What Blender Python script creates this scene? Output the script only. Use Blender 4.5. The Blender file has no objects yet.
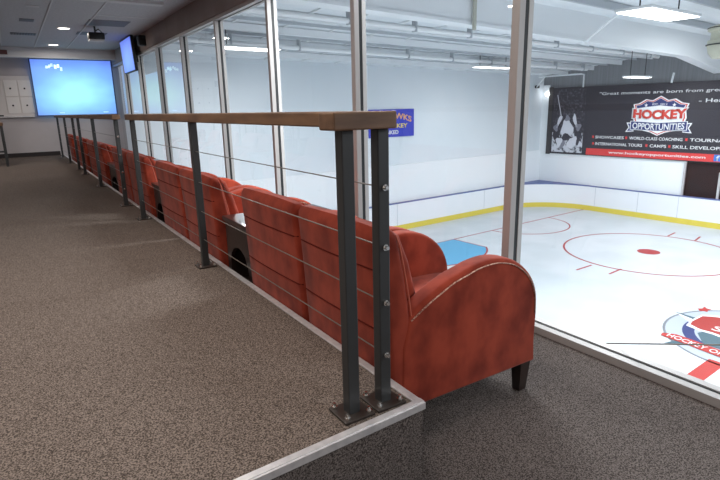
import bpy, bmesh, math, random
from mathutils import Vector, Matrix
random.seed(7)
PI = math.pi
S = bpy.context.scene
COL = S.collection
# ------------------------------------------------------------------ camera
def make_camera():
    yaw, pitch, roll = 0.5679, 0.2438, -0.0220
    cy, sy, cp, sp = math.cos(yaw), math.sin(yaw), math.cos(pitch), math.sin(pitch)
    f = Vector((sy*cp, cy*cp, -sp)); r0 = Vector((cy, -sy, 0)); u0 = r0.cross(f)
    c, s = math.cos(roll), math.sin(roll)
    r = c*r0 + s*u0; u = -s*r0 + c*u0
    cd = bpy.data.cameras.new('camera'); cd.sensor_width = 36; cd.lens = 530.27/720*36
    cd.clip_end = 300; cd.clip_start = .02
    o = bpy.data.objects.new('camera', cd); COL.objects.link(o)
    m = Matrix((r, u, -f)).transposed().to_4x4(); m.translation = Vector((-1.019, 0, 1.066))
    o.matrix_world = m
    S.camera = o
make_camera()
S.view_settings.view_transform = 'Standard'; S.view_settings.look = 'None'
S.view_settings.gamma = 1; S.view_settings.use_curve_mapping = False
S.view_settings.exposure = 0.3
W = bpy.data.worlds.new('world'); S.world = W; W.use_nodes = True
W.node_tree.nodes['Background'].inputs[0].default_value = (.80, .88, 1, 1)
W.node_tree.nodes['Background'].inputs[1].default_value = .35
S.cycles.max_bounces = 8; S.cycles.transparent_max_bounces = 16
S.cycles.sample_clamp_indirect = 4
S.cycles.use_denoising = True
TH = .07
def RK(a, b, z=0):        # rink frame -> world
    return Vector((a*math.cos(TH)-b*math.sin(TH), a*math.sin(TH)+b*math.cos(TH), z))
def area(name, loc, size, power, col=(1,1,1), sy=None, rot=(0,0,0), spread=PI):
    l = bpy.data.lights.new(name, 'AREA'); l.size = size; l.energy = power; l.color = col
    if sy: l.shape = 'RECTANGLE'; l.size_y = sy
    l.spread = spread
    o = bpy.data.objects.new(name, l); COL.objects.link(o); o.location = loc; o.rotation_euler = rot
    return o
RINK_LAMP_W = 240; OFFICE_LAMP_W = 28
# ceiling luminaires of the rink hall (light of the hanging high bay fixtures)
RINK_LAMPS = [(4.75,12.0,2.45),(14.3,12.75,2.33),(8.9,4.75,2.5),(18.4,9.75,1.9),(3.0,4.0,2.6),(9,-2,2.7),(16,3,2.35),(3,-3,2.8),(15,-4,2.6),(16.5,5.2,3.1)]
# two recessed downlights in view, then unseen lamps added to light the lounge
LOUNGE_LAMPS = [(.12,12.2),(.12,15.1),(-2.2,-.6),(-.6,1.6),(-2.6,3.0),(-.6,4.0),(-2.9,6.5),(-2.3,10.4),(-1.5,13.2)]

# ------------------------------------------------------------------ materials
MATS = {}
def mat(name, col, rough=.6, metal=0, spec=.5, noise=None, bump=None, sheen=0, emit=None, coat=0):
    if name in MATS: return MATS[name]
    m = bpy.data.materials.new(name); m.use_nodes = True; nt = m.node_tree
    b = nt.nodes['Principled BSDF']
    b.inputs['Base Color'].default_value = (*col, 1); b.inputs['Roughness'].default_value = rough
    b.inputs['Metallic'].default_value = metal; b.inputs['Specular IOR Level'].default_value = spec
    b.inputs['Sheen Weight'].default_value = sheen; b.inputs['Coat Weight'].default_value = coat
    tc = nt.nodes.new('ShaderNodeTexCoord')
    if noise:      # (scale, other colour, contrast lo, hi, stretch)
        sc, c2, lo, hi = noise[:4]
        n = nt.nodes.new('ShaderNodeTexNoise'); n.inputs['Scale'].default_value = sc; n.inputs['Detail'].default_value = 3
        if len(noise) > 4:
            mp = nt.nodes.new('ShaderNodeMapping'); mp.inputs['Scale'].default_value = noise[4]; mp.inputs['Location'].default_value = (0, 0, .27/sc)
            nt.links.new(tc.outputs['Object'], mp.inputs[0]); nt.links.new(mp.outputs[0], n.inputs['Vector'])
        else: nt.links.new(tc.outputs['Object'], n.inputs['Vector'])
        r = nt.nodes.new('ShaderNodeValToRGB')
        r.color_ramp.elements[0].position = lo; r.color_ramp.elements[1].position = hi
        r.color_ramp.elements[0].color = (*col,1); r.color_ramp.elements[1].color = (*c2,1)
        nt.links.new(n.outputs['Fac'], r.inputs[0]); nt.links.new(r.outputs[0], b.inputs['Base Color'])
    if bump:
        n = nt.nodes.new('ShaderNodeTexNoise'); n.inputs['Scale'].default_value = bump[0]; n.inputs['Detail'].default_value = 4
        nt.links.new(tc.outputs['Object'], n.inputs['Vector'])
        bp = nt.nodes.new('ShaderNodeBump'); bp.inputs['Strength'].default_value = bump[1]; bp.inputs['Distance'].default_value = bump[2]
        nt.links.new(n.outputs['Fac'], bp.inputs['Height']); nt.links.new(bp.outputs[0], b.inputs['Normal'])
    if emit:
        b.inputs['Emission Color'].default_value = (*emit[0],1); b.inputs['Emission Strength'].default_value = emit[1]
    MATS[name] = m
    return m
def srgb(r,g,b):
    f = lambda v: (v/255/12.92) if v/255 <= .04045 else ((v/255+.055)/1.055)**2.4
    return (f(r), f(g), f(b))
CARPET = mat('carpet', srgb(62,54,49), .95, spec=.05, noise=(180, srgb(128,115,107), .40, .60, (1,1,1)))
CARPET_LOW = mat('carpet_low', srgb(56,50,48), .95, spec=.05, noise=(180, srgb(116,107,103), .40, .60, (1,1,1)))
VELVET = mat('velvet', srgb(112,40,28), .85, spec=.12, noise=(8, srgb(156,64,45), .3, .64, (1,1,.7)), bump=(60,.15,.002), sheen=.08)
PIPING = mat('piping', srgb(196,98,76), .7)
SEAMR = mat('velvet_seam', srgb(84,28,22), .9, spec=.05)
NAIL = mat('nail_trim', srgb(120,70,55), .45, metal=.4, noise=(160, srgb(200,160,140), .45, .55))
DARKWOOD = mat('dark_wood', srgb(30,20,18), .4, noise=(6, srgb(48,32,27), .3, .8, (1,12,1)), coat=.3)
TABLETOP = mat('table_top', srgb(50,32,28), .3, coat=.6)
OAK = mat('oak', srgb(88,62,44), .5, noise=(4, srgb(124,92,66), .3, .75, (6,1,6)), bump=(40,.1,.001))
OAK_RET = mat('oak_return', srgb(88,62,44), .5, noise=(4, srgb(124,92,66), .3, .75, (1,6,6)), bump=(40,.1,.001))
STEEL = mat('painted_steel', srgb(50,51,52), .42, spec=.5, bump=(30,.05,.001))
PLATE = mat('plate_steel', srgb(58,50,46), .4, metal=.3)
CHROME = mat('chrome', (.75,.73,.70), .25, metal=1)
CABLE = mat('cable_steel', srgb(120,112,104), .4, metal=.5)
ALU = mat('aluminium', srgb(196,194,196), .4, metal=.55, noise=(30, srgb(225,222,222), .3, .8))
FRAME = mat('window_frame', srgb(176,172,170), .45, metal=.25)
GASKET = mat('gasket', srgb(24,26,28), .5)
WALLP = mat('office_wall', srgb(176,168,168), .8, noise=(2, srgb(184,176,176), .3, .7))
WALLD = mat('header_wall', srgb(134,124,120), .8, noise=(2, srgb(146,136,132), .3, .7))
CEIL = mat('ceiling', srgb(172,172,176), .9, noise=(25, srgb(182,182,186), .4, .6))
CEILW = mat('ceiling_light', srgb(196,196,198), .8)
DKBASE = mat('baseboard', srgb(34,26,26), .6)
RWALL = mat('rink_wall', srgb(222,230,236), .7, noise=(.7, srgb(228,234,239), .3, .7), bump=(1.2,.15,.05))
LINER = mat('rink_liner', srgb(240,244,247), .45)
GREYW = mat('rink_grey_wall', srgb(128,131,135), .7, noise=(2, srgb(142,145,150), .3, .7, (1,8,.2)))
ROOFM = mat('rink_roof', srgb(222,228,233), .7, noise=(1.4, srgb(236,240,243), .3, .7, (.6,3,1)), bump=(2.5,.4,.06))
BEAMM = mat('rink_beam', srgb(232,236,239), .55)
BEAMD = mat('rink_beam_grey', srgb(180,186,192), .6)
ICE = mat('ice', srgb(200,207,212), .42, spec=.3, noise=(.9, srgb(210,216,221), .35, .6), bump=(3,.03,.01))
BOARD = mat('dasher_white', srgb(238,241,246), .35)
YEL = mat('kick_yellow', srgb(224,204,84), .5)
BLUE = mat('cap_blue', srgb(92,108,160), .5)
def flat(name, rgb, rough=.5): return mat(name, srgb(*rgb), rough)
REDP = flat('paint_red', (168,50,54)); REDL = flat('paint_red_band', (178,42,34)); CREASE = flat('crease_blue', (92,172,214))
NAVY = flat('navy', (38,52,110)); WHT = flat('print_white', (236,236,238)); BANK = flat('banner_black', (44,42,52)); BRED = flat('banner_red', (216,62,62))
LRED = flat('logo_red', (206,66,54)); IRED = flat('ice_logo_red', (164,44,38)); BLACK = flat('black', (16,16,18)); SIGNB = flat('sign_blue', (56,66,190)); ORNG = flat('print_orange', (240,176,128)); YLW = flat('print_yellow', (240,214,120))
GRYP = flat('print_grey', (120,124,132)); TEAL = flat('logo_teal', (70,98,110)); FBB = flat('icon_blue', (66,120,200))
LAMPW = mat('lamp_housing', srgb(225,228,230), .5)
LAMPE = mat('lamp_diffuser', (1,1,1), .5, emit=((1,1,1), 6))
DLE = mat('downlight_lens', (1,1,1), .5, emit=((1,.93,.82), 5))
WBOARD = mat('white_board', srgb(206,198,194), .5)
CREAM = mat('cream_metal', srgb(205,204,184), .5)
def glass():
    m = bpy.data.materials.new('window_glass'); m.use_nodes = True; nt = m.node_tree; nt.nodes.clear()
    o = nt.nodes.new('ShaderNodeOutputMaterial'); mx = nt.nodes.new('ShaderNodeMixShader')
    t = nt.nodes.new('ShaderNodeBsdfTransparent'); g = nt.nodes.new('ShaderNodeBsdfGlossy'); g.inputs['Roughness'].default_value = 0
    t.inputs[0].default_value = (.97,.985,.98,1)
    lw = nt.nodes.new('ShaderNodeLayerWeight'); lw.inputs[0].default_value = .5
    pw = nt.nodes.new('ShaderNodeMath'); pw.operation = 'POWER'; pw.inputs[1].default_value = 5
    ma = nt.nodes.new('ShaderNodeMath'); ma.operation = 'MULTIPLY_ADD'; ma.inputs[1].default_value = .92; ma.inputs[2].default_value = .07
    nt.links.new(lw.outputs['Facing'], pw.inputs[0]); nt.links.new(pw.outputs[0], ma.inputs[0]); nt.links.new(ma.outputs[0], mx.inputs[0]); nt.links.new(t.outputs[0], mx.inputs[1]); nt.links.new(g.outputs[0], mx.inputs[2]); nt.links.new(mx.outputs[0], o.inputs[0])
    return m
GLASS = glass()
def screen_mat(name, w, h, strength, top, mid, low):
    m = bpy.data.materials.new(name); m.use_nodes = True; nt = m.node_tree
    b = nt.nodes['Principled BSDF']; b.inputs['Base Color'].default_value = (.02,.02,.02,1); b.inputs['Roughness'].default_value = .4
    tc = nt.nodes.new('ShaderNodeTexCoord'); mp = nt.nodes.new('ShaderNodeMapping')
    mp.inputs['Scale'].default_value = (1/w, 1, 1.25/h); mp.inputs['Location'].default_value = (0,0,.12)
    n = nt.nodes.new('ShaderNodeTexNoise'); n.inputs['Scale'].default_value = 2.2
    gr = nt.nodes.new('ShaderNodeTexGradient'); gr.gradient_type = 'SPHERICAL'
    ad = nt.nodes.new('ShaderNodeMath'); ad.operation = 'MULTIPLY_ADD'; ad.inputs[1].default_value = .35
    r = nt.nodes.new('ShaderNodeValToRGB'); e = r.color_ramp.elements
    e[0].position = .3; e[0].color = (*srgb(*top),1); e[1].position = 1.0; e[1].color = (*srgb(*mid),1)
    k = r.color_ramp.elements.new(.65); k.color = (*srgb(*low),1)
    nt.links.new(tc.outputs['Object'], mp.inputs[0]); nt.links.new(mp.outputs[0], gr.inputs[0]); nt.links.new(mp.outputs[0], n.inputs['Vector'])
    nt.links.new(n.outputs['Fac'], ad.inputs[0]); nt.links.new(gr.outputs['Fac'], ad.inputs[2]); nt.links.new(ad.outputs[0], r.inputs[0])
    nt.links.new(r.outputs[0], b.inputs['Emission Color']); b.inputs['Emission Strength'].default_value = strength
    return m
PROJ = screen_mat('projection_image', 1.9, 1.4, 1.0, (96,128,226), (160,236,246), (120,176,240))
TVM = screen_mat('tv_image', 1.2, .7, 1.0, (92,110,214), (122,160,236), (108,138,228))

# ------------------------------------------------------------------ mesh helpers
def bm_box(bm, x0,x1,y0,y1,z0,z1):
    v = [bm.verts.new(p) for p in ((x0,y0,z0),(x1,y0,z0),(x1,y1,z0),(x0,y1,z0),(x0,y0,z1),(x1,y0,z1),(x1,y1,z1),(x0,y1,z1))]
    for f in ((3,2,1,0),(4,5,6,7),(0,1,5,4),(1,2,6,5),(2,3,7,6),(3,0,4,7)): bm.faces.new([v[i] for i in f])
    return v
def box(*a):
    bm = bmesh.new(); bm_box(bm, *a); return bm
def bbox(x0,x1,y0,y1,z0,z1, r=.005, seg=2):
    bm = box(x0,x1,y0,y1,z0,z1)
    bmesh.ops.bevel(bm, geom=bm.edges[:], offset=r, segments=seg, affect='EDGES', profile=.5)
    return bm
def bm_tube(bm, pts, r, n=8, cap=True, r1=None):
    pts = [Vector(p) for p in pts]; rings = []
    for i,p in enumerate(pts):
        d = (pts[min(i+1,len(pts)-1)] - pts[max(i-1,0)]).normalized()
        a = d.cross(Vector((0,0,1)))
        if a.length < 1e-3: a = d.cross(Vector((1,0,0)))
        a.normalize(); b = d.cross(a)
        rr = r if r1 is None else r + (r1-r)*i/(len(pts)-1)
        rings.append([bm.verts.new(p + rr*(math.cos(2*PI*k/n)*a + math.sin(2*PI*k/n)*b)) for k in range(n)])
    for i in range(len(rings)-1):
        for k in range(n): bm.faces.new((rings[i][k], rings[i][(k+1)%n], rings[i+1][(k+1)%n], rings[i+1][k]))
    if cap: bm.faces.new(rings[0][::-1]); bm.faces.new(rings[-1])
def tube(pts, r, n=8, r1=None):
    bm = bmesh.new(); bm_tube(bm, pts, r, n, r1=r1); return bm
def prism(poly, z0, z1, bm=None):          # polygon in xy
    bm = bm or bmesh.new()
    a = [bm.verts.new((x,y,z0)) for x,y in poly]; b = [bm.verts.new((x,y,z1)) for x,y in poly]
    n = len(poly); bm.faces.new(a[::-1]); bm.faces.new(b)
    for i in range(n): bm.faces.new((a[i],a[(i+1)%n],b[(i+1)%n],b[i]))
    return bm
def wprism(poly, y0, y1, bm=None):         # polygon in xz
    bm = bm or bmesh.new()
    a = [bm.verts.new((x,y0,z)) for x,z in poly]; b = [bm.verts.new((x,y1,z)) for x,z in poly]
    n = len(poly); bm.faces.new(a); bm.faces.new(b[::-1])
    for i in range(n): bm.faces.new((a[(i+1)%n],a[i],b[i],b[(i+1)%n]))
    bmesh.ops.recalc_face_normals(bm, faces=bm.faces[:]); return bm
def soft(profile, y0, y1, r, n=4, crown=0, ny=1):
    """closed xz profile swept along y with rounded ends"""
    P = [Vector((p[0],p[1])) for p in profile]; N = len(P)
    area2 = sum(P[i].x*P[(i+1)%N].y - P[(i+1)%N].x*P[i].y for i in range(N)); sg = 1 if area2 > 0 else -1
    nr = []
    for i in range(N):
        d = (P[(i+1)%N]-P[i-1]).normalized(); nr.append(Vector((d.y,-d.x))*sg)
    st = []
    for k in range(n+1):
        t = k/n*PI/2; st.append((y0 + r*(1-math.cos(t)), r*(1-math.sin(t))))
    mid = [(y0+r+(y1-y0-2*r)*j/(ny+1), 0) for j in range(1, ny+1)]
    st = st + mid + [(y0+y1-a, b) for a,b in reversed(st)]
    bm = bmesh.new(); rings = []
    for y, ins in st:
        c = crown*(1-((y-(y0+y1)/2)/((y1-y0)/2))**2)
        rings.append([bm.verts.new((P[i].x-nr[i].x*(ins-c), y, P[i].y-nr[i].y*(ins-c))) for i in range(N)])
    for a in range(len(rings)-1):
        for k in range(N): bm.faces.new((rings[a][k], rings[a][(k+1)%N], rings[a+1][(k+1)%N], rings[a+1][k]))
    bm.faces.new(rings[0][::-1]); bm.faces.new(rings[-1])
    bmesh.ops.recalc_face_normals(bm, faces=bm.faces[:])
    return bm
def catmull(pts, n=5):
    out = []
    for i in range(len(pts)-1):
        p0 = pts[max(i-1,0)]; p1 = pts[i]; p2 = pts[i+1]; p3 = pts[min(i+2,len(pts)-1)]
        for k in range(n):
            t = k/n
            out.append(tuple(.5*((2*p1[j])+(-p0[j]+p2[j])*t+(2*p0[j]-5*p1[j]+4*p2[j]-p3[j])*t*t+(-p0[j]+3*p1[j]-3*p2[j]+p3[j])*t**3) for j in range(len(p1))))
    out.append(tuple(pts[-1])); return out
def obj(name, bm, m, parent=None, smooth=False, kind=None, loc=None, rz=None):
    me = bpy.data.meshes.new(name); bm.normal_update(); bm.to_mesh(me); bm.free(); me.materials.append(m)
    if smooth:
        for p in me.polygons: p.use_smooth = True
        if smooth != 'all':
            try: me.set_sharp_from_angle(angle=math.radians(40))
            except Exception: pass
    o = bpy.data.objects.new(name, me); COL.objects.link(o)
    if parent: o.parent = parent
    if kind: o['kind'] = kind
    if loc is not None: o.location = loc
    if rz is not None: o.rotation_euler = (0,0,rz)
    return o
def thing(name, label, cat, loc=(0,0,0), rz=0, group=None):
    o = bpy.data.objects.new(name, None); COL.objects.link(o); o.empty_display_size = .1
    o.location = loc; o.rotation_euler = (0,0,rz); o['label'] = label; o['category'] = cat
    if group: o['group'] = group
    return o
def tag(o, label, cat, group=None, kind=None):
    o['label'] = label; o['category'] = cat
    if group: o['group'] = group
    if kind: o['kind'] = kind
    return o
def struct(name, bm, m, label=None, cat=None, rz=None, parent=None, smooth=False):
    o = obj(name, bm, m, parent, smooth, rz=rz)
    if parent is None:
        o['kind'] = 'structure'
        if label: o['label'] = label
        if cat: o['category'] = cat
    return o
def dup(root, loc, label, scale=None, rz=None):
    r = root.copy(); COL.objects.link(r); r.location = loc; r['label'] = label
    if scale: r.scale = scale
    if rz is not None: r.rotation_euler = (0,0,rz)
    for ch in list(root.children):
        c = ch.copy(); COL.objects.link(c); c.parent = r
        for g in list(ch.children):
            d = g.copy(); COL.objects.link(d); d.parent = c
    return r
def text_mesh(body, x0, x1, z0, z1, y, thick=.004, arc=0, shear=0, bold=0):
    """lettering in the xz plane filling x0..x1, z0..z1, facing -y"""
    cu = bpy.data.curves.new('lettering', 'FONT'); cu.body = body; cu.size = 1; cu.offset = bold; cu.resolution_u = 3
    t = bpy.data.objects.new('lettering', cu); COL.objects.link(t)
    bpy.context.view_layer.update()
    me = bpy.data.meshes.new_from_object(t.evaluated_get(bpy.context.evaluated_depsgraph_get()))
    bpy.data.objects.remove(t)
    bm = bmesh.new(); bm.from_mesh(me); bpy.data.meshes.remove(me)
    xs = [v.co.x for v in bm.verts]; ys = [v.co.y for v in bm.verts]
    a, b, c, d = min(xs), max(xs), min(ys), max(ys)
    for v in bm.verts:
        fx = (v.co.x-a)/(b-a); fz = (v.co.y-c)/(d-c)
        v.co = Vector((x0+fx*(x1-x0)+shear*fz, y, z0+fz*(z1-z0)+arc*(1-(2*fx-1)**2)))
    ret = bmesh.ops.extrude_face_region(bm, geom=bm.faces[:])
    for g in ret['geom']:
        if isinstance(g, bmesh.types.BMVert): g.co.y -= thick
    bmesh.ops.recalc_face_normals(bm, faces=bm.faces[:])
    return bm

# ================================================================== LOUNGE SHELL
XW = 1.60
obj_floor_low = struct('floor', box(-4.5, XW+.12, -2.2, 17.5, -.45, -.35), CARPET_LOW)
EY = lambda x, o=0: 1.366 + .055*(x-.12) + o
struct('floor_platform', prism([(-4.5,EY(-4.5,.022)),(.085,EY(.085,.022)),(.085,16.68),(-4.5,16.68)], -.35, 0), CARPET)
struct('trim_1', bbox(.085, .12, 1.385, 16.68, -.05, .006, .003), ALU)
bm = prism([(-4.5,EY(-4.5)),(.12,EY(.12)),(.12,EY(.12,.026)),(-4.5,EY(-4.5,.026))], -.004, .007); prism([(-4.5,EY(-4.5,-.008)),(.12,EY(.12,-.008)),(.12,EY(.12,.003)),(-4.5,EY(-4.5,.003))], -.022, .004, bm)
struct('trim_2', bm, ALU)
bm = prism([(-4.5,EY(-4.5,.003)),(.115,EY(.115,.003)),(.115,EY(.115,.022)),(-4.5,EY(-4.5,.022))], -.35, -.004); bm_box(bm, .085, .115, 1.39, 16.68, -.35, -.05)
struct('wall_platform_riser', bm, CARPET_LOW)
struct('wall_back', box(-4.5, 1.75, 16.68, 16.85, -.35, 2.75), WALLP)
struct('wall_left', box(-4.62, -4.5, -2.2, 16.85, -.35, 2.75), WALLP)
struct('wall_front', box(-4.62, 1.75, -2.35, -2.2, -.35, 2.75), WALLP)
struct('baseboard_back', box(-4.5, .02, 16.655, 16.68, 0, .11), DKBASE)
struct('ceiling', box(-4.62, XW+.1, -2.35, 16.85, 2.68, 2.78), CEIL)
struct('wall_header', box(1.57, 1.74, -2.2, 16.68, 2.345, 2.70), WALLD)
struct('wall_soffit', box(-4.5, 1.57, 15.9, 16.05, 2.44, 2.69), CEILW)
for i,x in enumerate((-.92,-.24,.46)):
    struct('trim_%d' % (3+i), box(x-.012, x+.012, 9.0, 15.9, 2.672, 2.682), CEILW)
struct('trim_6', box(-4.5, 1.2, 8.85, 9.0, 2.64, 2.69), CEILW)
struct('trim_7', box(.46, 1.57, 10.4, 10.43, 2.672, 2.682), CEILW)
# lower wall under the glazing, rink side
struct('wall_right', box(1.63, 1.73, -8, 17.5, -3.6, -.35), LINER)
struct('wall_upper', box(1.66, 1.76, -8, 17.5, 2.70, 6), RWALL)
# window sill and head
def frame_run(name, axis, *a): pass
bm = box(XW, 1.65, -2.2, 16.68, -.35, -.305); struct('window_sill_inner', bm, FRAME)
struct('window_sill_gasket', box(1.65, 1.68, -2.2, 16.68, -.35, -.312), GASKET)
struct('window_sill_outer', box(1.68, 1.73, -2.2, 16.68, -.35, -.305), FRAME)
bm = bmesh.new(); bm_box(bm, XW-.01, 1.65, -2.2, 16.68, 2.30, 2.345); bm_box(bm, 1.68, 1.72, -2.2, 16.68, 2.30, 2.345)
struct('window_head', bm, FRAME)
MY = [.477+1.823*k for k in range(10)]
MY = [-1.35] + MY
for i,y in enumerate(MY):
    y0, y1 = y, y+.062
    o = struct('window_mullion_%d' % (i+1), bbox(XW, 1.65, y0, y1, -.305, 2.30, .003), FRAME)
    obj('gasket', box(1.65, 1.682, y0+.004, y1-.004, -.305, 2.30), GASKET, o)
    obj('outer_frame', bbox(1.682, 1.722, y0, y1, -.305, 2.30, .003), FRAME, o)
for i in range(len(MY)-1):
    bm = bmesh.new(); vs = [bm.verts.new(p) for p in ((1.666,MY[i]+.062,-.32),(1.666,MY[i+1],-.32),(1.666,MY[i+1],2.33),(1.666,MY[i]+.062,2.33))]; bm.faces.new(vs)
    struct('window_%d' % (i+1), bm, GLASS)
bm = bmesh.new(); vs = [bm.verts.new(p) for p in ((1.666,-2.2,-.32),(1.666,-1.35,-.32),(1.666,-1.35,2.33),(1.666,-2.2,2.33))]; bm.faces.new(vs)
struct('window_%d' % len(MY), bm, GLASS)

# ================================================================== RINK HALL SHELL
ZI = -3.556
floor_ice = struct('floor_ice', prism([(1.2,-9),(21.3,-9),(21.3,15.5),(2.85,15.5)], ZI-.1, ZI), ICE, 'smooth white ice sheet below the lounge windows', 'ice rink', rz=TH)
struct('wall_rink_side', box(2.9, 21.3, 15.42, 15.6, ZI, 4.2), RWALL, rz=TH)
struct('trim_8', box(2.9, 21.17, 15.36, 15.42, ZI, -1.05), LINER, rz=TH)
# end wall with dark opening
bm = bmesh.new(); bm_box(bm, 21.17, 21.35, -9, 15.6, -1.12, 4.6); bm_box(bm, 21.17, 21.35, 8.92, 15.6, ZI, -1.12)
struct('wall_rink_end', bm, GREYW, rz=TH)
bm = bmesh.new(); bm_box(bm, 21.12, 21.17, 8.92, 15.42, ZI, -1.14); bm_box(bm, 21.10, 21.17, 15.05, 15.42, -1.14, 1.9)
struct('trim_9', bm, LINER, rz=TH)
struct('trim_10', box(21.05, 21.13, 8.88, 8.95, -2.5, -1.12), ALU, rz=TH)
struct('wall_rink_recess', box(21.18, 21.3, -9, 8.92, ZI, -1.12), mat('recess_shade', srgb(20,20,23), .8), rz=TH)  # flat near-black sheet, the shade inside the opening put into its colour
struct('trim_11', box(21.05, 21.12, 7.66, 7.74, -2.5, -1.5), ALU, rz=TH)
# roof: slopes down to the far side wall and slightly along the hall
def roofz(a, b): return 2.66 + .105*(15.4-b) - .016*a
bm = bmesh.new()
AA = [1,4,8,12,15,17,18.5,20,21.3]; BB = [15.6 - i*1.2 for i in range(21)]
cl = lambda a,b: max(a, (1.8+b*math.sin(TH))/math.cos(TH))
g = [[bm.verts.new((cl(a,b),b,roofz(a,b)+.02)) for b in BB] for a in AA]
g2 = [[bm.verts.new((cl(a,b),b,roofz(a,b)+.12)) for b in BB] for a in AA]
for i in range(len(AA)-1):
    for j in range(len(BB)-1):
        bm.faces.new((g[i][j],g[i+1][j],g[i+1][j+1],g[i][j+1])); bm.faces.new((g2[i][j],g2[i][j+1],g2[i+1][j+1],g2[i+1][j]))
struct('ceiling_rink', bm, ROOFM, rz=TH)
def along(b, zo, w, h, m, name, a0=2.95, a1=21.1):
    bm = bmesh.new(); prev = None
    for a in [a0+(a1-a0)*k/14 for k in range(15)]:
        z = roofz(a,b)+zo
        r = [bm.verts.new(p) for p in ((a,b-w/2,z),(a,b+w/2,z),(a,b+w/2,z-h),(a,b-w/2,z-h))]
        if prev:
            for k in range(4): bm.faces.new((prev[k],prev[(k+1)%4],r[(k+1)%4],r[k]))
        else: bm.faces.new(r[::-1])
        prev = r
    bm.faces.new(prev); bmesh.ops.recalc_face_normals(bm, faces=bm.faces[:])
    o = obj(name, bm, m, rz=TH); o['kind'] = 'structure'; return o
for b in (14.2, 13.0, 11.8, 10.6, 9.6): along(b, .0, .07, .16, BEAMM, 'roof_purlin')
for b in (13.6, 12.4, 11.2): along(b, -.02, .03, .07, BEAMD, 'roof_purlin')
for b in (7.2, 6.0, 4.8, 3.6, 2.4, 1.2, 0, -1.2, -2.4): along(b, .0, .07, .16, BEAMD, 'roof_purlin')
# ribs under the roof sheet, running across the purlins
for k in range(15):
    a = 3 + 1.28*k
    bm = bmesh.new()
    z0, z1 = roofz(a,15.3), roofz(a,8.9)
    v = [bm.verts.new(p) for p in ((a-.03,8.9,z1+.02),(a+.03,8.9,z1+.02),(a+.03,15.3,z0+.02),(a-.03,15.3,z0+.02),(a-.03,8.9,z1-.02),(a+.03,8.9,z1-.02),(a+.03,15.3,z0-.02),(a-.03,15.3,z0-.02))]
    for f in ((0,1,2,3),(7,6,5,4),(0,4,5,1),(1,5,6,2),(2,6,7,3),(3,7,4,0)): bm.faces.new([v[i] for i in f])
    o = obj('roof_rib', bm, BEAMM, rz=TH); o['kind'] = 'structure'
# deep girder
bm = bmesh.new(); prev = None
for a in (2.5,4,8,12,15,18,19.5,21.1):
    zb = 2.86 - .024*(a-3) - (0 if a < 18 else .12*(a-18)); zt = roofz(a,8.2)+.05
    r = [bm.verts.new(p) for p in ((a,8.05,zt),(a,8.35,zt),(a,8.35,zb),(a,8.05,zb))]
    if prev:
        for k in range(4): bm.faces.new((prev[k],prev[(k+1)%4],r[(k+1)%4],r[k]))
    else: bm.faces.new(r[::-1])
    prev = r
bm.faces.new(prev); bmesh.ops.recalc_face_normals(bm, faces=bm.faces[:])
gird = struct('roof_girder', bm, BEAMM, rz=TH)
bm = bmesh.new(); prev = None
for a in (2.5,4,8,12,15,18,19.5,21.1):
    zb = 2.86 - .024*(a-3) - (0 if a < 18 else .12*(a-18))
    r = [bm.verts.new(p) for p in ((a,8.02,zb),(a,8.38,zb),(a,8.38,zb-.06),(a,8.02,zb-.06))]
    if prev:
        for k in range(4): bm.faces.new((prev[k],prev[(k+1)%4],r[(k+1)%4],r[k]))
    else: bm.faces.new(r[::-1])
    prev = r
bm.faces.new(prev); bmesh.ops.recalc_face_normals(bm, faces=bm.faces[:])
obj('bottom_flange', bm, BEAMM, gird)
PL = ['white roof pipe with clamps, running just behind the deep girder', 'white roof pipe with clamps, nearer the far side wall']
for q,(b,zo) in enumerate(((9.9,-.26),(12.7,-.22))):
    t = thing('roof_pipe', PL[q], 'pipe', (0,0,0), TH, 'white pipes under the rink roof')
    obj('pipe_run', tube([(3.2+1.3*k, b, roofz(3.2+1.3*k,b)+zo) for k in range(14)], .06, 10), mat('pipe_white', srgb(240,243,245), .3), t, smooth=True)
    for k in range(9):
        a = 4.2+1.9*k+.4*q; z = roofz(a,b)
        obj('pipe_clamp', box(a-.02,a+.02,b-.075,b+.075,z+zo-.075,z+.01), BEAMD, t)
# pipe along the end wall above the banner
tag(obj('sprinkler_pipe', tube([RK(20.6,15.3,2.26),RK(20.6,13.25,2.27),RK(20.6,13.1,2.24),RK(20.6,13.1,1.72)],.035), BEAMM, smooth=True), 'white pipe bending down onto the top of the black banner', 'pipe')
def rod(label, p, q, r=.025):
    tag(obj('brace_rod', tube([p,q], r), BEAMM, smooth=True), label, 'brace')
rod('thin white brace rod seen through the glass bay left of the tall right mullion', RK(6.33,8.40,3.09), RK(6.62,8.95,2.91), .02)
rod('white brace rod rising from the girder to the big bright lamp', RK(12.03,7.98,2.56), RK(11.15,6.6,3.03))
rod('white diagonal rod beside the corner, under the bent pipe', RK(18.6,13.6,2.15), RK(19.9,14.9,1.8))
tag(obj('hanging_post', tube([RK(20.8,9.6,2.1), RK(20.8,9.65,1.74)], .04), BEAMM, smooth=True), 'short white post above the word Great in the banner quote', 'post')
bm = box(-.04,.04,-.02,.02,-.62,.02); bm_box(bm, -.16,.34,-.02,.02,.0,.05)
br = tag(obj('hanger_bracket', bm, mat('bracket_beige', srgb(188,188,176), .6), loc=RK(7.9,7.98,3.2), rz=TH), 'beige vertical hanger fixed to the side of the deep white girder', 'bracket')

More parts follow.
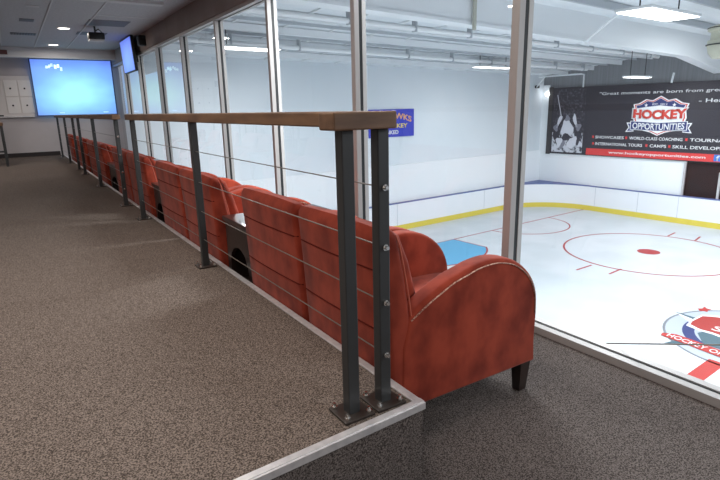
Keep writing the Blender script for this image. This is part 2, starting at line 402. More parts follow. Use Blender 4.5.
# ================================================================== LIGHT FIXTURES
def high_bay(i, a, b, z, label, rot=TH, L=1.25, Wd=.5):
    t = thing('high_bay_light', label, 'ceiling light', RK(a,b,z), rot, 'hanging lamps over the ice')
    bm = bbox(-L/2, L/2, -Wd/2, Wd/2, 0, .05, .015); obj('housing', bm, LAMPW, t)
    obj('diffuser', box(-L/2+.03, L/2-.03, -Wd/2+.03, Wd/2-.03, -.012, .0), LAMPE, t)
    h = roofz(a,b) - z
    for s in (-1,1): obj('suspension_cable', tube([(s*L*.38,0,.05),(s*L*.38,0,h)], .012), BLACK, t)
    l = area('rink_lamp', (0,0,-.05), L, RINK_LAMP_W*[.5,.12,1,.3][i], (.93,.97,1), Wd); l.parent = t
LL = ['long bright tube lamp hanging high behind the third and fourth glass bays',
      'narrow bright lamp hanging just left of the tall right mullion, near the far side wall',
      'biggest bright lamp, flat panel high above the banner',
      'small bright oval looking lamp just above the quote on the banner']
for i,(a,b,z) in enumerate(RINK_LAMPS):
    if i < 4: high_bay(i, a, b, z, LL[i], L=[1.45,1.8,1.8,1.35][i], Wd=[.5,.35,.62,.4][i])
    else:
        l = area('rink_lamp', RK(a,b,z), 1.8, RINK_LAMP_W, (.93,.97,1), .6)
tag(obj('wall_lamp', soft([(.09*math.cos(k*PI/6), .09*math.sin(k*PI/6)) for k in range(12)], -.07,.07,.06), LAMPE, smooth=True, loc=RK(21.0,15.1,1.5)), 'round glowing wall lamp in the corner left of the banner', 'lamp')
bm = bbox(-.1,.1,-.06,.06,-.06,.06,.02)
tag(obj('security_camera', bm, BLACK, loc=RK(20.5,15.3,1.83)), 'small black security camera high in the corner left of the banner', 'camera')
for i,(x,y) in enumerate(LOUNGE_LAMPS):
    if i < 2:
        t = thing('downlight', ['round lit downlight nearer the railing end, right of the ceiling tile line','round lit downlight farther away, just above the projection screen'][i], 'ceiling light', (x,y,2.68), 0, 'recessed ceiling downlights')
        bm = bmesh.new(); n=24
        ro = [bm.verts.new((.125*math.cos(2*PI*k/n),.125*math.sin(2*PI*k/n),-.002)) for k in range(n)]
        ri = [bm.verts.new((.1*math.cos(2*PI*k/n),.1*math.sin(2*PI*k/n),-.012)) for k in range(n)]
        for k in range(n): bm.faces.new((ro[k],ro[(k+1)%n],ri[(k+1)%n],ri[k]))
        obj('ring', bm, CEILW, t)
        obj('lens', prism([(.1*math.cos(2*PI*k/n),.1*math.sin(2*PI*k/n)) for k in range(n)], -.011, -.004), DLE, t)
    l = area('lounge_lamp', (x,y,2.64), (.35 if i < 2 else .2) if i not in (2,3,4,5) else 1.1, OFFICE_LAMP_W*(.45 if i < 2 else .62 if i > 5 else 1), (1,.93,.86)); l.data.shape = 'DISK'  # past the first two: added soft discs and small lamps without fittings

# ================================================================== CEILING AND BACK WALL OF LOUNGE
def vent(label, x0,x1,y0,y1, m, slots=0):
    t = thing('ceiling_vent', label, 'vent', ((x0+x1)/2,(y0+y1)/2,2.68))
    w,d = (x1-x0)/2,(y1-y0)/2
    obj('vent_frame', box(-w,w,-d,d,-.008,-.002), m, t)
    for k in range(slots):
        x = -w+.03+(2*w-.06)*k/max(1,slots-1)
        obj('slot', box(x-.012,x+.012,-d*.8,d*.8,-.012,-.008), BLACK, t)
DV = mat('vent_grey', srgb(96,96,104), .6)
vent('dark linear ceiling vent with slots at far left near the soffit', -.75,-.3,13.2,13.5, DV, 9)
vent('small dark ceiling vent at far left, nearer than the slotted one', -.62,-.4,11.3,11.6, DV)
vent('tiny pale ceiling plate at far left, nearest of the ceiling fittings', -.55,-.38,9.9,10.05, CEILW)
vent('wide dark grey return air panel above the hanging projector', .42,1.1,10.9,11.6, DV)
vent('second dark grey ceiling panel directly behind the projector', .40,.95,12.6,13.0, DV)
t = thing('projector', 'small black and white projector hanging from the ceiling before the screen', 'projector', (.60,11.75,2.68)); t.scale = (.62,.62,.9)
obj('mount_arm', tube([(0,0,0),(0,0,-.13)], .03), BLACK, t)
obj('mount_bracket', tube([(.12,0,-.25),(.2,0,-.12),(.1,0,-.05),(0,0,-.1)], .014), BLACK, t, smooth=True)
obj('body', bbox(-.22,.24,-.17,.17,-.27,-.13,.03), BLACK, t, smooth=True)
obj('lower_casing', bbox(-.2,.22,-.15,.18,-.30,-.26,.015), CEILW, t)
bm = tube([(-.1,.17,-.2),(-.1,.21,-.2)], .04, 16); obj('lens', bm, CHROME, t)
# projection screen
t = thing('projection_screen', 'large lit blue projection screen on the back wall', 'screen', (.59,16.55,1.76))
sw, sh = .95, .70
obj('image', box(-sw,sw,-.004,.004,-sh,sh), PROJ, t)
bm = bmesh.new(); bm_box(bm,-sw-.03,-sw,-.01,.012,-sh-.03,sh+.03); bm_box(bm,sw,sw+.03,-.01,.012,-sh-.03,sh+.03); bm_box(bm,-sw,sw,-.01,.012,sh,sh+.03); bm_box(bm,-sw,sw,-.01,.012,-sh-.03,-sh)
obj('border', bm, mat('screen_border', srgb(70,80,120), .6), t)
bm = bmesh.new()
random.seed(3)
for k in range(9):
    x = -.62+.045*k*(.8+.4*random.random()); z = .5+random.uniform(-.05,.06)
    bm_box(bm, x, x+.05, -.012,-.005, z-.03, z+.02+.05*random.random())
obj('displayed_logo', bm, mat('display_white', srgb(220,240,245), .5, emit=(srgb(200,235,245), .8)), t)
bm = bmesh.new()
DI = mat('display_pale', srgb(160,200,240), .5, emit=(srgb(150,195,240), .8)); bm.free()
for x in (-.45,.62): obj('displayed_icon', box(x, x+.12, -.012,-.005, -.66,-.63), DI, t)
# tv
t = thing('wall_tv', 'lit wall television mounted under the ceiling above the far window bays', 'tv', (1.43,13.25,2.31)); t.rotation_euler = (0,-.05,0)
obj('casing', bbox(-.03,.03,-.63,.63,-.36,.36,.01), BLACK, t)
o = obj('tv_screen', box(-.6,.6,-.003,.003,-.335,.335), TVM, t); o.location = (-.034,0,0); o.rotation_euler = (0,0,-PI/2)
obj('wall_bracket', box(.03,.16,-.15,.15,-.15,.15), BLACK, t)
t = thing('wall_speaker', 'small black speaker on the window header beside the television', 'speaker', (1.5,12.1,2.5))
obj('body', bbox(-.07,.07,-.07,.07,-.1,.1,.015), BLACK, t); obj('grille', bbox(-.078,-.07,-.055,.055,-.085,.085,.003), GASKET, t)
# whiteboard
t = thing('bulletin_board', 'pale wall board with four square panels beside the projection screen', 'board', (-.95,16.66,1.55))
obj('panel', bbox(-.55,.52,-.02,.0,-.5,.5,.005), WBOARD, t)
for (x,z) in ((-.05,.0),(.26,.0),(-.05,-.42),(.26,-.42)):
    p = obj('square_panel', bbox(x-.01,x+.27,-.035,-.02,z,z+.39,.003), mat('square_pale', srgb(220,214,210), .5), t)
    obj('knob', bbox(x+.1,x+.14,-.05,-.035,z+.17,z+.21,.008), BLACK, p)
obj('tray', bbox(-.55,.52,-.08,0,-.53,-.5,.005), ALU, t)
obj('brown_note', box(-.3,-.15,-.03,-.02,.25,.42), mat('note_brown', srgb(96,66,60), .7), t)
tag(obj('board_eraser', bbox(-1.32,-1.12,16.59,16.62,1.051,1.085,.005), BLACK), 'dark eraser lying on the tray of the pale wall board', 'eraser')
tag(obj('soffit_sign', bbox(-1.3,-.82,15.87,15.9,2.50,2.60,.003), mat('sign_brown', srgb(96,56,56), .6)), 'small dark red sign on the pale soffit at far left', 'sign')
# tall table far left
t = thing('tall_table', 'tall wooden topped table with dark legs by the back wall', 'table', (-1.75,14.2,0))
obj('tabletop', bbox(-.6,.6,-.4,.4,.86,.93,.01), OAK, t)
for sx in (-1,1):
    for sy in (-1,1): obj('leg', bbox(sx*.56-.025,sx*.56+.025,sy*.36-.025,sy*.36+.025,0,.86,.004), STEEL, t)
obj('footrest', box(-.56,.56,-.37,-.34,.3,.34), STEEL, t)
t = thing('wastebasket', 'yellowish bin with a dark lid under the tall table', 'bin', (-1.55,14.35,0))
bm = tube([(0,0,0),(0,0,.42)], .13, 20, r1=.17); obj('bin_body', bm, mat('bin_yellow', srgb(176,150,96), .6), t, smooth=True)
bm = tube([(0,0,.42),(0,0,.50),(0,0,.55)], .17, 20, r1=.06); obj('bin_lid', bm, BLACK, t, smooth=True)

# ================================================================== RAILINGS
def rail_thing(label, posts, y0, y1, ret=False):
    t = thing('cable_railing', label, 'railing', (0, posts[0], 0))
    Y0 = posts[0]
    o = obj('handrail', bbox(-.055,.032, y0-Y0, y1-Y0, 1.0,1.056, .006), OAK, t)
    if ret:
        o = obj('handrail_return', bbox(-.206,.032, -.055,.040,1.0,1.056,.006), OAK_RET, t)
    P = [(0, y) for y in posts]
    if ret: P = [(-.137, posts[0])] + P
    for k,(x,y) in enumerate(P):
        p = obj('post', bbox(-.0225,.0225,-.0225,.0225,.006,1.0,.004), STEEL, t); p.location = (x, y-Y0, 0)
        obj('base_plate', bbox(-.062,.062,-.062,.062,.001,.010,.002), PLATE, p)
        for sx in (-1,1):
            for sy in (-1,1):
                bm = tube([(sx*.045,sy*.045,.01),(sx*.045,sy*.045,.02)], .012, 6); bm_tube(bm, [(sx*.045,sy*.045,.02),(sx*.045,sy*.045,.032)], .006, 8)
                obj('anchor_bolt', bm, CHROME, p)
        if (k == len(P)-1) or (x == 0 and k == (1 if ret else 0)):
            s = -1 if y == posts[0] else 1
            for z in (.807,.60,.398,.199):
                bm = tube([(0,s*.024,z),(0,s*.030,z)], .011, 12); bm_tube(bm, [(0,s*.030,z),(0,s*.042,z)], .007, 8)
                obj('cable_fitting', bm, CHROME, p)
    for z in (.807,.60,.398,.199):
        obj('cable', tube([(0,posts[0]-Y0-.02,z),(0,posts[-1]-Y0+.02,z)], .0026, 6), CABLE, t, smooth=True)
rail_thing('near cable railing with a turned oak end and double end post', [1.463,3.64,5.745], 1.463+.04, 5.81, True)
rail_thing('farther cable railing running on to the back wall', [6.74,8.82,10.82,11.82,13.64,15.70], 6.60, 15.85)

# ================================================================== ARMCHAIRS
FZ = -.35
NAILP = [(.105,.565),(.15,.592),(.21,.625),(.277,.656),(.34,.683),(.414,.702),(.48,.719),(.57,.726),(.65,.715),(.72,.690),(.79,.642),(.838,.585),(.868,.51),(.874,.42)]
def arm_profile():
    top = catmull([(.10,.585),(.145,.613),(.205,.647),(.27,.678),(.335,.704),(.41,.724),(.48,.741),(.575,.748),(.66,.736),(.735,.707),(.806,.656),(.858,.594),(.890,.515),(.897,.42)], 3)
    return [(.06,.158),(.06,.45)] + top + [(.893,.28),(.889,.155)]
W_CH = .74; AT = .10
def make_chair(label):
    t = thing('armchair', label, 'armchair', (0,0,0), 0, 'red armchairs along the railing')
    h = W_CH/2
    AP = arm_profile()
    for s in (-1,1):
        y0, y1 = (-h, -h+AT) if s < 0 else (h-AT, h)
        a = obj('arm', soft(AP, y0, y1, .022, 4), VELVET, t, smooth=True)
        inner = []
        top = catmull(NAILP, 4)
        inner = [(x, s*(h+.001), z) for x,z in top]
        obj('nailhead_trim', tube(inner, .0035, 6), NAIL, a, smooth=True)
    # backrest: outer profile with two stitched grooves and a rolled top
    prof = [(.012,.158),(.004,.30),(-.009,.529),(-.016,.66),(-.024,.789),(-.029,.85),(-.033,.900),(-.029,.933),(-.012,.956),
            (.02,.957),(.045,.935),(.056,.89),(.075,.80),(.10,.66),(.12,.52),(.135,.40),(.135,.165)]
    b = obj('backrest', soft(prof, -h+.006, h-.006, .028, 4, crown=.010, ny=5), VELVET, t, smooth=True)
    for x,z in ((-.0095,.529),(-.0243,.789)):
        pts = []
        for k in range(13):
            y = (-1+k/6)*(h-.03); c = .010*(1-(y/(h-.006))**2)
            pts.append((x-c+.001, y, z))
        pts = [(x+.016,-h+.008,z)]+pts+[(x+.016,h-.008,z)]
        obj('back_seam', tube(pts, .0035, 6), SEAMR, b, smooth=True)
    for s in (-1,1):
        obj('piping', tube([(.135,s*(h-.008),.40),(.12,s*(h-.008),.52),(.10,s*(h-.008),.66),(.073,s*(h-.008),.80),(.054,s*(h-.010),.89),(.038,s*(h-.014),.935)], .0035, 6), PIPING, b, smooth=True)
    obj('seat_frame', soft([(.08,.165),(.08,.34),(.87,.34),(.875,.165)], -h+AT-.01, h-AT+.01, .01, 2), VELVET, t, smooth=True)
    obj('seat_cushion', soft(catmull([(.12,.35),(.12,.44),(.2,.475),(.5,.49),(.78,.485),(.865,.46),(.89,.41),(.875,.35),(.12,.35)],3)[:-1], -h+AT-.003, h-AT+.003, .03, 4, crown=.008, ny=3), VELVET, t, smooth=True)
    obj('inner_back_cushion', soft([(.10,.47),(.23,.48),(.225,.62),(.18,.78),(.13,.90),(.09,.93),(.06,.90)], -h+AT-.003, h-AT+.003, .035, 4, crown=.012, ny=3), VELVET, t, smooth=True)
    for sx,sy in ((.09,-1),(.09,1),(.845,-1),(.845,1)):
        bm = bmesh.new(); y = sy*(h-.045); f = 1 if sx > .5 else -1
        tp = [bm.verts.new((sx+dx*.034, y+dy*.034, .17)) for dx,dy in ((-1,-1),(1,-1),(1,1),(-1,1))]
        bt = [bm.verts.new((sx-f*.002+dx*.024, y+dy*.022, 0)) for dx,dy in ((-1,-1),(1,-1),(1,1),(-1,1))]
        bm.faces.new(tp); bm.faces.new(bt[::-1])
        for k in range(4): bm.faces.new((bt[k],bt[(k+1)%4],tp[(k+1)%4],tp[k]))
        obj('leg', bm, DARKWOOD, t)
    return t
XC = .137
CH = [(1.60,2.345),(2.37,3.13),(3.72,4.58),(4.62,5.47),(6.02,7.02),(7.06,8.12),(9.15,10.05),(10.1,11.0),(11.55,12.4),(12.45,13.3),(14.0,14.9)]
CL = ['nearest red armchair, its whole right side and front leg in view',
 'second red armchair from the near end, right of the nearest dark table',
 'red armchair just beyond the first dark side table, its back crossed by a railing post',
 'red armchair fourth from the near end, second past the first dark table',
 'red armchair fifth from the near end, just past the second side table',
 'red armchair sixth from the near end, under the gap between the two oak handrails',
 'red armchair seventh from the near end, behind the farther railing',
 'red armchair eighth from the near end',
 'red armchair ninth from the near end',
 'red armchair tenth from the near end, last but one of the row',
 'farthest red armchair, last of the row by the back wall']
c0 = make_chair(CL[0])
def put(c, y0, y1): c.location = (XC, (y0+y1)/2, FZ); c.scale = (1, (y1-y0)/W_CH, 1)
put(c0, *CH[0])
for (y0,y1),l in list(zip(CH,CL))[1:]:
    c = dup(c0, (0,0,0), l); put(c, y0, y1)
# side tables
def make_table(label):
    t = thing('side_table', label, 'table', (0,0,0), 0, 'dark side tables between the armchairs')
    obj('tabletop', bbox(0,.74,-.25,.25,.655,.69,.006), TABLETOP, t)
    arch = [(-.225,0),(-.225,.655),(.225,.655),(.225,0),(.165,0)]
    arch += [(.165*math.cos(k*PI/10), .36+.14*math.sin(k*PI/10)) for k in range(11)] + [(-.165,0)]
    for nm,x in (('back_panel',.03),('front_panel',.68)):
        bm = wprism([(a,b) for a,b in arch], -.015, .015)
        for v in bm.verts: v.co = Vector((x+v.co.y, v.co.x, v.co.z))
        bmesh.ops.recalc_face_normals(bm, faces=bm.faces[:])
        obj(nm, bm, DARKWOOD, t)
    for s in (-1,1): obj('side_panel', box(.045,.665,s*.215-.01,s*.215+.01,.06,.655), DARKWOOD, t)
    obj('shelf', box(.045,.665,-.205,.205,.2,.22), DARKWOOD, t)
    return t
TB = [(3.17,3.68),(5.50,5.98),(8.2,9.08),(11.05,11.5),(13.36,13.9)]
TL = ['nearest dark wooden side table with an arched back, light reflecting on its top',
 'second dark side table from the near end, between fourth and fifth armchairs',
 'third dark side table from the near end, behind the farther railing',
 'fourth dark side table from the near end', 'farthest dark side table, next to the last armchair']
t0 = make_table(TL[0])
def putt(c,y0,y1): c.location = (XC+.02,(y0+y1)/2,FZ); c.scale = (1,(y1-y0)/.5,1)
putt(t0,*TB[0])
for (y0,y1),l in list(zip(TB,TL))[1:]: putt(dup(t0,(0,0,0),l), y0, y1)

# ================================================================== RINK: boards, markings, banner
EB, LB, RR = 20.95, 15.2, 2.5
def board_path(off=0):
    p = [(2.9, LB+off)]
    p += [(EB-RR+(RR+off)*math.sin(k*PI/2/12), LB-RR+(RR+off)*math.cos(k*PI/2/12)) for k in range(13)]
    p += [(EB+off, -9)]
    return p
def strip(o0, o1, z0, z1):
    A, B = board_path(o0), board_path(o1); bm = bmesh.new(); prev = None
    for (a,b),(c,d) in zip(A,B):
        r = [bm.verts.new(v) for v in ((a,b,z0),(a,b,z1),(c,d,z1),(c,d,z0))]
        if prev:
            for k in range(4): bm.faces.new((prev[k],prev[(k+1)%4],r[(k+1)%4],r[k]))
        else: bm.faces.new(r)
        prev = r
    bm.faces.new(prev[::-1]); bmesh.ops.recalc_face_normals(bm, faces=bm.faces[:]); return bm
t = thing('dasher_boards', 'white dasher boards with yellow kick strip around the ice', 'rink boards', (0,0,0), TH)
obj('board_panels', strip(0,.08,ZI+.20,ZI+1.05), BOARD, t, smooth=True)
obj('kick_strip', strip(-.02,.08,ZI,ZI+.21), YEL, t, smooth=True)
bm = strip(-.015,.10,ZI+1.05,ZI+1.085)
obj('top_rail', bm, BLUE, t, smooth=True)
fill = board_path(.09)[1:-1] + [(21.12, LB-RR),(21.12,15.36),(EB-RR,15.36)]
obj('corner_ledge', prism(fill, ZI+1.05, ZI+1.08), BLUE, t)
SEAM = mat('seam_grey', srgb(205,210,218), .5)
for b in (12.35,10.5,8.95,7.4,5.8): obj('panel_seam', box(EB-.008,EB,b-.01,b+.01,ZI+.21,ZI+1.05), SEAM, t)
for a in (17,12,7): obj('panel_seam', box(a-.01,a+.01,LB-.008,LB,ZI+.21,ZI+1.05), SEAM, t)
# ice paint (parts of the ice floor, thin paint layers)
Z0, Z1 = ZI+.0005, ZI+.004
def ring(cx,cy,r,w,a0=0,a1=2*PI,n=64,z0=Z0,z1=Z1,bm=None):
    bm = bm or bmesh.new(); full = abs(a1-a0-2*PI) < 1e-6
    N = n if full else n+1; R = []
    for k in range(N):
        t_ = a0+(a1-a0)*k/n; c,s = math.cos(t_), math.sin(t_)
        R.append([bm.verts.new((cx+(r-w/2)*c,cy+(r-w/2)*s,z0)),bm.verts.new((cx+(r-w/2)*c,cy+(r-w/2)*s,z1)),bm.verts.new((cx+(r+w/2)*c,cy+(r+w/2)*s,z1)),bm.verts.new((cx+(r+w/2)*c,cy+(r+w/2)*s,z0))])
    for k in range(n):
        p, q = R[k], R[(k+1)%N]
        for j in range(4): bm.faces.new((p[j],p[(j+1)%4],q[(j+1)%4],q[j]))
    bmesh.ops.recalc_face_normals(bm, faces=bm.faces[:]); return bm
def disc(cx,cy,r,n=40,z0=Z0,z1=Z1): return prism([(cx+r*math.cos(2*PI*k/n),cy+r*math.sin(2*PI*k/n)) for k in range(n)],z0,z1)
def band(p,q,w,z0=Z0,z1=Z1,bm=None):
    p,q = Vector(p),Vector(q); d=(q-p).normalized(); n=Vector((-d.y,d.x))*w/2
    return prism([tuple(p+n),tuple(p-n),tuple(q-n),tuple(q+n)],z0,z1,bm)
F = floor_ice
obj('goal_line', band((3,12.84),(20.93,12.84),.05), REDP, F)
def crease_poly(r):
    cx, cy = 10.9, 12.84; ln = 1.75-(2.3-r)
    a = math.acos(ln/r); pts = [(cx-ln, cy-.02)]
    pts += [(cx+r*math.cos(t_), cy+r*math.sin(t_)) for t_ in [PI+a+(PI-2*a)*k/16 for k in range(17)]]
    return pts + [(cx+ln, cy-.02)]
obj('goal_crease_outline', prism(crease_poly(2.3),Z0,ZI+.003), REDP, F)
obj('goal_crease', prism(crease_poly(2.24),ZI+.003,ZI+.006), CREASE, F)
obj('half_circle_line', ring(16.5,12.84,1.8,.05,PI,2*PI,40), REDP, F)
CX, CY = 16.0, 7.67
cx = 15.41*math.cos(TH)+8.733*math.sin(TH); cy = -15.41*math.sin(TH)+8.733*math.cos(TH)
obj('faceoff_circle', ring(cx,cy,2.52,.06), REDP, F)
obj('faceoff_dot', disc(cx,cy,.33), REDP, F)
for k,(p,q) in enumerate([((13.58,7.259),(12.887,7.235)),((13.3,8.0),(12.55,8.02)),((18.54,8.18),(19.25,8.25)),((18.55,7.3),(19.25,7.42))]):
    obj('hash_mark', band(p,q,.06), REDP, F)
obj('centre_band', band((2.2,3.30),(9.42,3.30),.27), REDL, F)
# centre logo on the ice
LX, LY = 10.95, 3.1
obj('logo_outline', ring(LX,LY,1.66,.05), GRYP, F)
obj('logo_field', disc(LX,LY,1.645,z1=ZI+.003), flat('logo_pale',(178,186,198)), F)
obj('logo_ring', ring(LX,LY,1.22,.22,z0=ZI+.003,z1=ZI+.006), NAVY, F)
def ip(px_pts, m, name, lvl):  # polygon in rink coordinates
    obj(name, prism(px_pts, ZI+.003+.002*lvl, ZI+.005+.002*lvl), m, F)
ip([(11.93,4.62),(12.01,4.55),(12.18,4.57),(12.09,4.49),(12.1,4.39),(11.98,4.42),(11.86,4.39),(11.88,4.46),(11.81,4.52)], REDL, 'logo_star', 0)
ip([(11.34,4.83),(11.34,4.68),(11.3,4.3),(11.0,4.26),(11.03,4.41)], TEAL, 'logo_wing', 1)
ip([(11.3,4.79),(11.18,4.43),(10.92,4.36)], WHT, 'logo_wing_highlight', 2)
ip([(9.48,4.26),(9.75,4.18),(10.01,4.03),(9.82,3.95),(9.61,4.1)], TEAL, 'logo_lower_wing', 1)
ip([(10.48,4.05),(10.72,3.98),(10.65,3.59),(10.5,2.9),(10.0,2.9),(10.0,3.6),(10.05,3.79)], TEAL, 'logo_puck_player', 2)
ip([(10.71,4.36),(11.11,4.42),(11.59,4.39),(11.72,4.24),(12.1,3.6),(12.0,2.6),(11.0,2.5),(10.4,3.0),(10.63,3.83),(10.62,4.07)], WHT, 'logo_emblem_edge', 3)
ip([(10.83,4.33),(11.04,4.37),(11.51,4.35),(11.63,4.21),(11.98,3.55),(11.9,2.7),(11.1,2.6),(10.55,3.1),(10.73,3.87),(10.71,4.09)], IRED, 'logo_emblem', 4)
rib = [Vector((9.87,4.48)),Vector((9.92,4.28)),Vector((9.88,3.93)),Vector((9.80,3.5)),Vector((9.72,3.0))]
bm = bmesh.new(); prev=None
for k,p in enumerate(rib):
    d = (rib[min(k+1,4)]-rib[max(k-1,0)]).normalized(); n = Vector((-d.y,d.x))*(.15 if k else .07)
    r=[bm.verts.new((*(p+n),ZI+.014)),bm.verts.new((*(p-n),ZI+.014)),bm.verts.new((*(p-n),ZI+.016)),bm.verts.new((*(p+n),ZI+.016))]
    if prev:
        for j in range(4): bm.faces.new((prev[j],prev[(j+1)%4],r[(j+1)%4],r[j]))
    prev=r
bmesh.ops.recalc_face_normals(bm, faces=bm.faces[:])
obj('logo_ribbon', bm, REDL, F)
bm = text_mesh('HOCKEY OPPORTUNITIES', 0, 2.2, -.09, .09, 0, .002, bold=.01)
for v in bm.verts: v.co = Vector((9.93-.15*v.co.x+v.co.z, 4.38-v.co.x, ZI+.017+(-v.co.y)))
obj('ribbon_lettering', bm, WHT, F)
bm = text_mesh('SC', 0, .5, 0, .28, 0, .002)
for v in bm.verts: v.co = Vector((10.85+v.co.z, 3.95-v.co.x, ZI+.014+(-v.co.y)))
obj('emblem_lettering', bm, WHT, F)
tag(obj('grey_line', tube([(1.76,1.72,-.34),(1.78,1.0,-.082)], .004, 6), CABLE, smooth=True), 'thin grey line running level just outside the glass at lower right', 'cable')  # unidentified grey line, modelled as a thin tube

# banner: local x = right, z = up, -y = towards viewer
BO = RK(21.04, 15.0, 0)
t = thing('wall_banner', 'long black banner with hockey shield and red web address stripe', 'banner', BO, TH-PI/2)
nx = lambda n: 15.0-n
y_ = 0
obj('banner_sheet', box(nx(14.82), nx(3.0), 0, .03, -1.16, 1.76), BANK, t)
obj('edge_board', box(nx(15.02), nx(14.82), -.01, .03, -1.2, 1.80), mat('edge_dark', srgb(60,58,60), .6), t)
obj('red_stripe', box(nx(13.0), nx(3.0), -.004, 0, -1.13, -.85), BRED, t)
def bt(name, body, n0, n1, z0, z1, m, parent=t, y=-.001, **k):
    return obj(name, text_mesh(body, nx(n0), nx(n1), z0, z1, y, **k), m, parent)
bt('quote_lettering', '"Great moments are born from great opportunity"', 12.6, 6.2, 1.34, 1.50, WHT, bold=.006, shear=.02)
bt('quote_author', '- Herb Brooks', 8.72, 6.6, 1.0, 1.14, WHT, bold=.006)
for b0,b1,s in ((12.62,11.38,'SHOWCASES'),(11.15,9.12,'WORLD-CLASS COACHING'),(8.86,6.9,'TOURNAMENTS')): bt('service_lettering', s, b0,b1,-.42,-.30,WHT,bold=.012)
for b0,b1,s in ((12.6,10.6,'INTERNATIONAL TOURS'),(10.3,9.68,'CAMPS'),(9.45,7.2,'SKILL DEVELOPMENT')): bt('service_lettering', s, b0,b1,-.70,-.58,WHT,bold=.012)
for n,z in ((12.72,-.355),(11.28,-.355),(8.98,-.355),(12.70,-.635),(10.43,-.635),(9.56,-.635)):
    obj('red_bullet', wprism([(nx(n)-.04,z-.05),(nx(n)+.04,z-.05),(nx(n)+.04,z+.05),(nx(n)-.04,z+.05)],-.006,-.001), BRED, t)
bt('web_lettering', 'www.hockeyopportunities.com', 11.98, 8.25, -1.06, -.93, WHT, y=-.005, bold=.02)
ic = obj('social_icon', box(nx(7.98), nx(7.72), -.008, -.004, -1.10, -.86), FBB, t)
obj('icon_letter', text_mesh('f', nx(7.9), nx(7.79), -1.08, -.89, -.009, bold=.02), WHT, ic)
# shield
def poly(name, pts, m, y0, y1=None, parent=t):
    return obj(name, wprism([(nx(a),b) for a,b in pts], y0, y0+.003), m, parent)
def shield(k):
    c = 10.07
    P = [(11.05,.95),(10.85,.98),(10.60,1.13),(10.35,1.08),(10.07,1.24),(9.79,1.08),(9.55,1.13),(9.30,.98),(9.08,.95),(9.16,.70),(9.12,.45),(9.2,.2),(9.45,0),(9.8,-.08),(10.07,-.2),(10.34,-.08),(10.7,0),(10.95,.2),(11.02,.45),(10.98,.70)]
    return [(c+(a-c)*k, .5+(b-.5)*k) for a,b in P]
poly('shield_outline', shield(1.06), WHT, -.006)
poly('shield_border', shield(1.0), LRED, -.009)
poly('shield_field', shield(.95), WHT, -.012)
sh = shield(.93)
poly('shield_band', sh[:9]+[(9.2,.82),(10.07,.92),(10.95,.82)], NAVY, -.015)
for k in range(5):
    a = 10.75-.34*k; w=.16
    poly('shield_stripe', [(a,.15),(a-w,.15),(a-w, -.0 if k in (0,4) else -.06),(a,-.0 if k in (0,4) else -.06)], LRED, -.015)
def star(cx_, cz, r, nm='star', m=WHT):
    pts=[]
    for k in range(10):
        rr = r if k%2==0 else r*.42; a=PI/2+k*PI/5; pts.append((cx_+rr*math.cos(a), cz+rr*math.sin(a)))
    poly(nm, pts, m, -.018)
star(10.6,.93,.08); star(9.55,.93,.08)
bt('founding_lettering', 'EST. 2012', 10.36, 9.8, .93, 1.0, WHT, y=-.016, bold=.01)
bt('shield_word_shadow', 'HOCKEY', 11.13, 9.01, .40, .84, WHT, y=-.018, bold=.085, arc=-.05)
bt('shield_word', 'HOCKEY', 11.08, 9.06, .44, .80, LRED, y=-.023, bold=.055, arc=-.05)
poly('ribbon_tail_edge', [(11.32,.26),(11.0,.26),(11.0,-.09),(11.34,-.12),(11.22,.07)], WHT, -.012)
poly('ribbon_tail_edge', [(8.84,.26),(9.16,.26),(9.16,-.09),(8.82,-.12),(8.94,.07)], WHT, -.012)
poly('ribbon_tail', [(11.25,.22),(11.0,.22),(11.0,-.05),(11.27,-.08),(11.18,.07)], NAVY, -.015)
poly('ribbon_tail', [(8.91,.22),(9.16,.22),(9.16,-.05),(8.89,-.08),(8.98,.07)], NAVY, -.015)
poly('ribbon_edge', [(11.16,.33),(10.07,.27),(9.0,.33),(9.0,-.02),(10.07,-.07),(11.16,-.02)], WHT, -.018)
poly('ribbon', [(11.13,.31),(10.07,.25),(9.03,.31),(9.03,.0),(10.07,-.05),(11.13,.0)], NAVY, -.021)
bt('ribbon_lettering', 'OPPORTUNITIES', 11.06, 9.1, .02, .27, WHT, y=-.022, bold=.02, arc=-.04)
# monochrome action picture (generic players)
pic = obj('picture_panel', box(nx(14.72), nx(13.2), -.006, 0, -1.08, 1.68), mat('photo_dark', srgb(44,42,52), .5, noise=(9, srgb(104,102,114), .5, .75)), t)
obj('picture_ice', box(nx(14.72), nx(13.2), -.010, -.006, -1.08, -.2), mat('photo_ice', srgb(206,208,216), .5, noise=(5, srgb(60,60,72), .5, .62)), pic)
def blob(n, z, rx, rz, m, y, rot=0):
    pts=[]
    for k in range(14):
        a=2*PI*k/14; j=1+.22*math.sin(3*a+n*7)
        x_,z_ = rx*j*math.cos(a), rz*j*math.sin(a)
        pts.append((n+x_*math.cos(rot)-z_*math.sin(rot), z+x_*math.sin(rot)+z_*math.cos(rot)))
    obj('player_figure', wprism([(nx(a),b) for a,b in pts], y, y+.003), m, pic)
PW = flat('photo_white',(214,214,222)); PD = flat('photo_black',(50,48,60)); PG = flat('photo_mid',(130,130,142))
blob(14.0,.0,.30,.36,PW,-.013); blob(14.0,.42,.12,.13,PG,-.016); blob(13.62,.33,.08,.3,PW,-.016,-.3); blob(14.4,.3,.08,.28,PW,-.016,.4)
blob(14.0,-.42,.26,.16,PD,-.016); blob(13.8,-.7,.15,.22,PW,-.019); blob(14.2,-.7,.14,.22,PG,-.019)
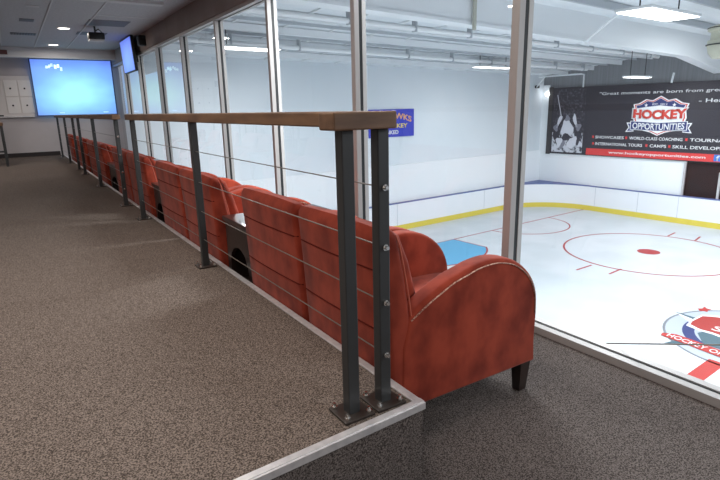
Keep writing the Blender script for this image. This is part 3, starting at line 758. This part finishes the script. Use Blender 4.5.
blob(14.5,-.35,.17,.35,PD,-.013); blob(13.45,-.3,.17,.4,PD,-.013); blob(13.45,.05,.14,.16,PG,-.016); blob(14.55,.0,.12,.16,PG,-.016)
blob(14.35,-.62,.16,.2,PW,-.022); blob(13.6,-.55,.13,.2,PW,-.022)
obj('raised_stick', wprism([(nx(14.58),1.45),(nx(14.55),1.45),(nx(14.28),.45),(nx(14.32),.45)], -.02,-.017), PW, pic)
# blue sign on side wall (local x = u)
so = RK(10.83, 15.40, 0)
t2 = thing('wall_sign', 'small blue sign with orange and yellow lettering behind the near handrail end', 'sign', so, TH)
obj('sign_sheet', box(0, 2.18, -.02, 0, .0, 1.0), SIGNB, t2)
obj('arched_lettering', text_mesh('N. HAWKS', .25, 2.05, .50, .72, -.021, arc=.16, bold=.03), ORNG, t2)
obj('team_lettering', text_mesh('HOCKEY', .65, 1.85, .32, .48, -.021, bold=.03), YLW, t2)
obj('lower_lettering', text_mesh('RANKED', .55, 1.40, .10, .24, -.021, bold=.03), WHT, t2)
# cream drum unit at the right edge
t3 = thing('ventilation_drum', 'cream ribbed drum hanging under the roof at the right edge', 'ventilation unit', (14.4,6.76,2.52), 0)
def lathe(prof, n=28):
    bm=bmesh.new(); R=[]
    for r,z in prof: R.append([bm.verts.new((r*math.cos(2*PI*k/n), r*math.sin(2*PI*k/n), z)) for k in range(n)])
    for i in range(len(R)-1):
        for k in range(n): bm.faces.new((R[i][k],R[i][(k+1)%n],R[i+1][(k+1)%n],R[i+1][k]))
    bm.faces.new(R[0][::-1]); bm.faces.new(R[-1]); return bm
obj('drum_body', lathe([(.36,-.42),(.46,-.3),(.50,-.12),(.50,.0),(.44,.02),(.44,.2),(.52,.24),(.52,.32),(.40,.36)]), CREAM, t3, smooth=True)
for z in (-.1,.3): obj('strap', lathe([(.51,z-.015),(.53,z-.01),(.53,z+.01),(.51,z+.015)]), GASKET, t3, smooth=True)
obj('hanger_rod', tube([(0,0,.36),(0,0,.9)],.015), STEEL, t3)
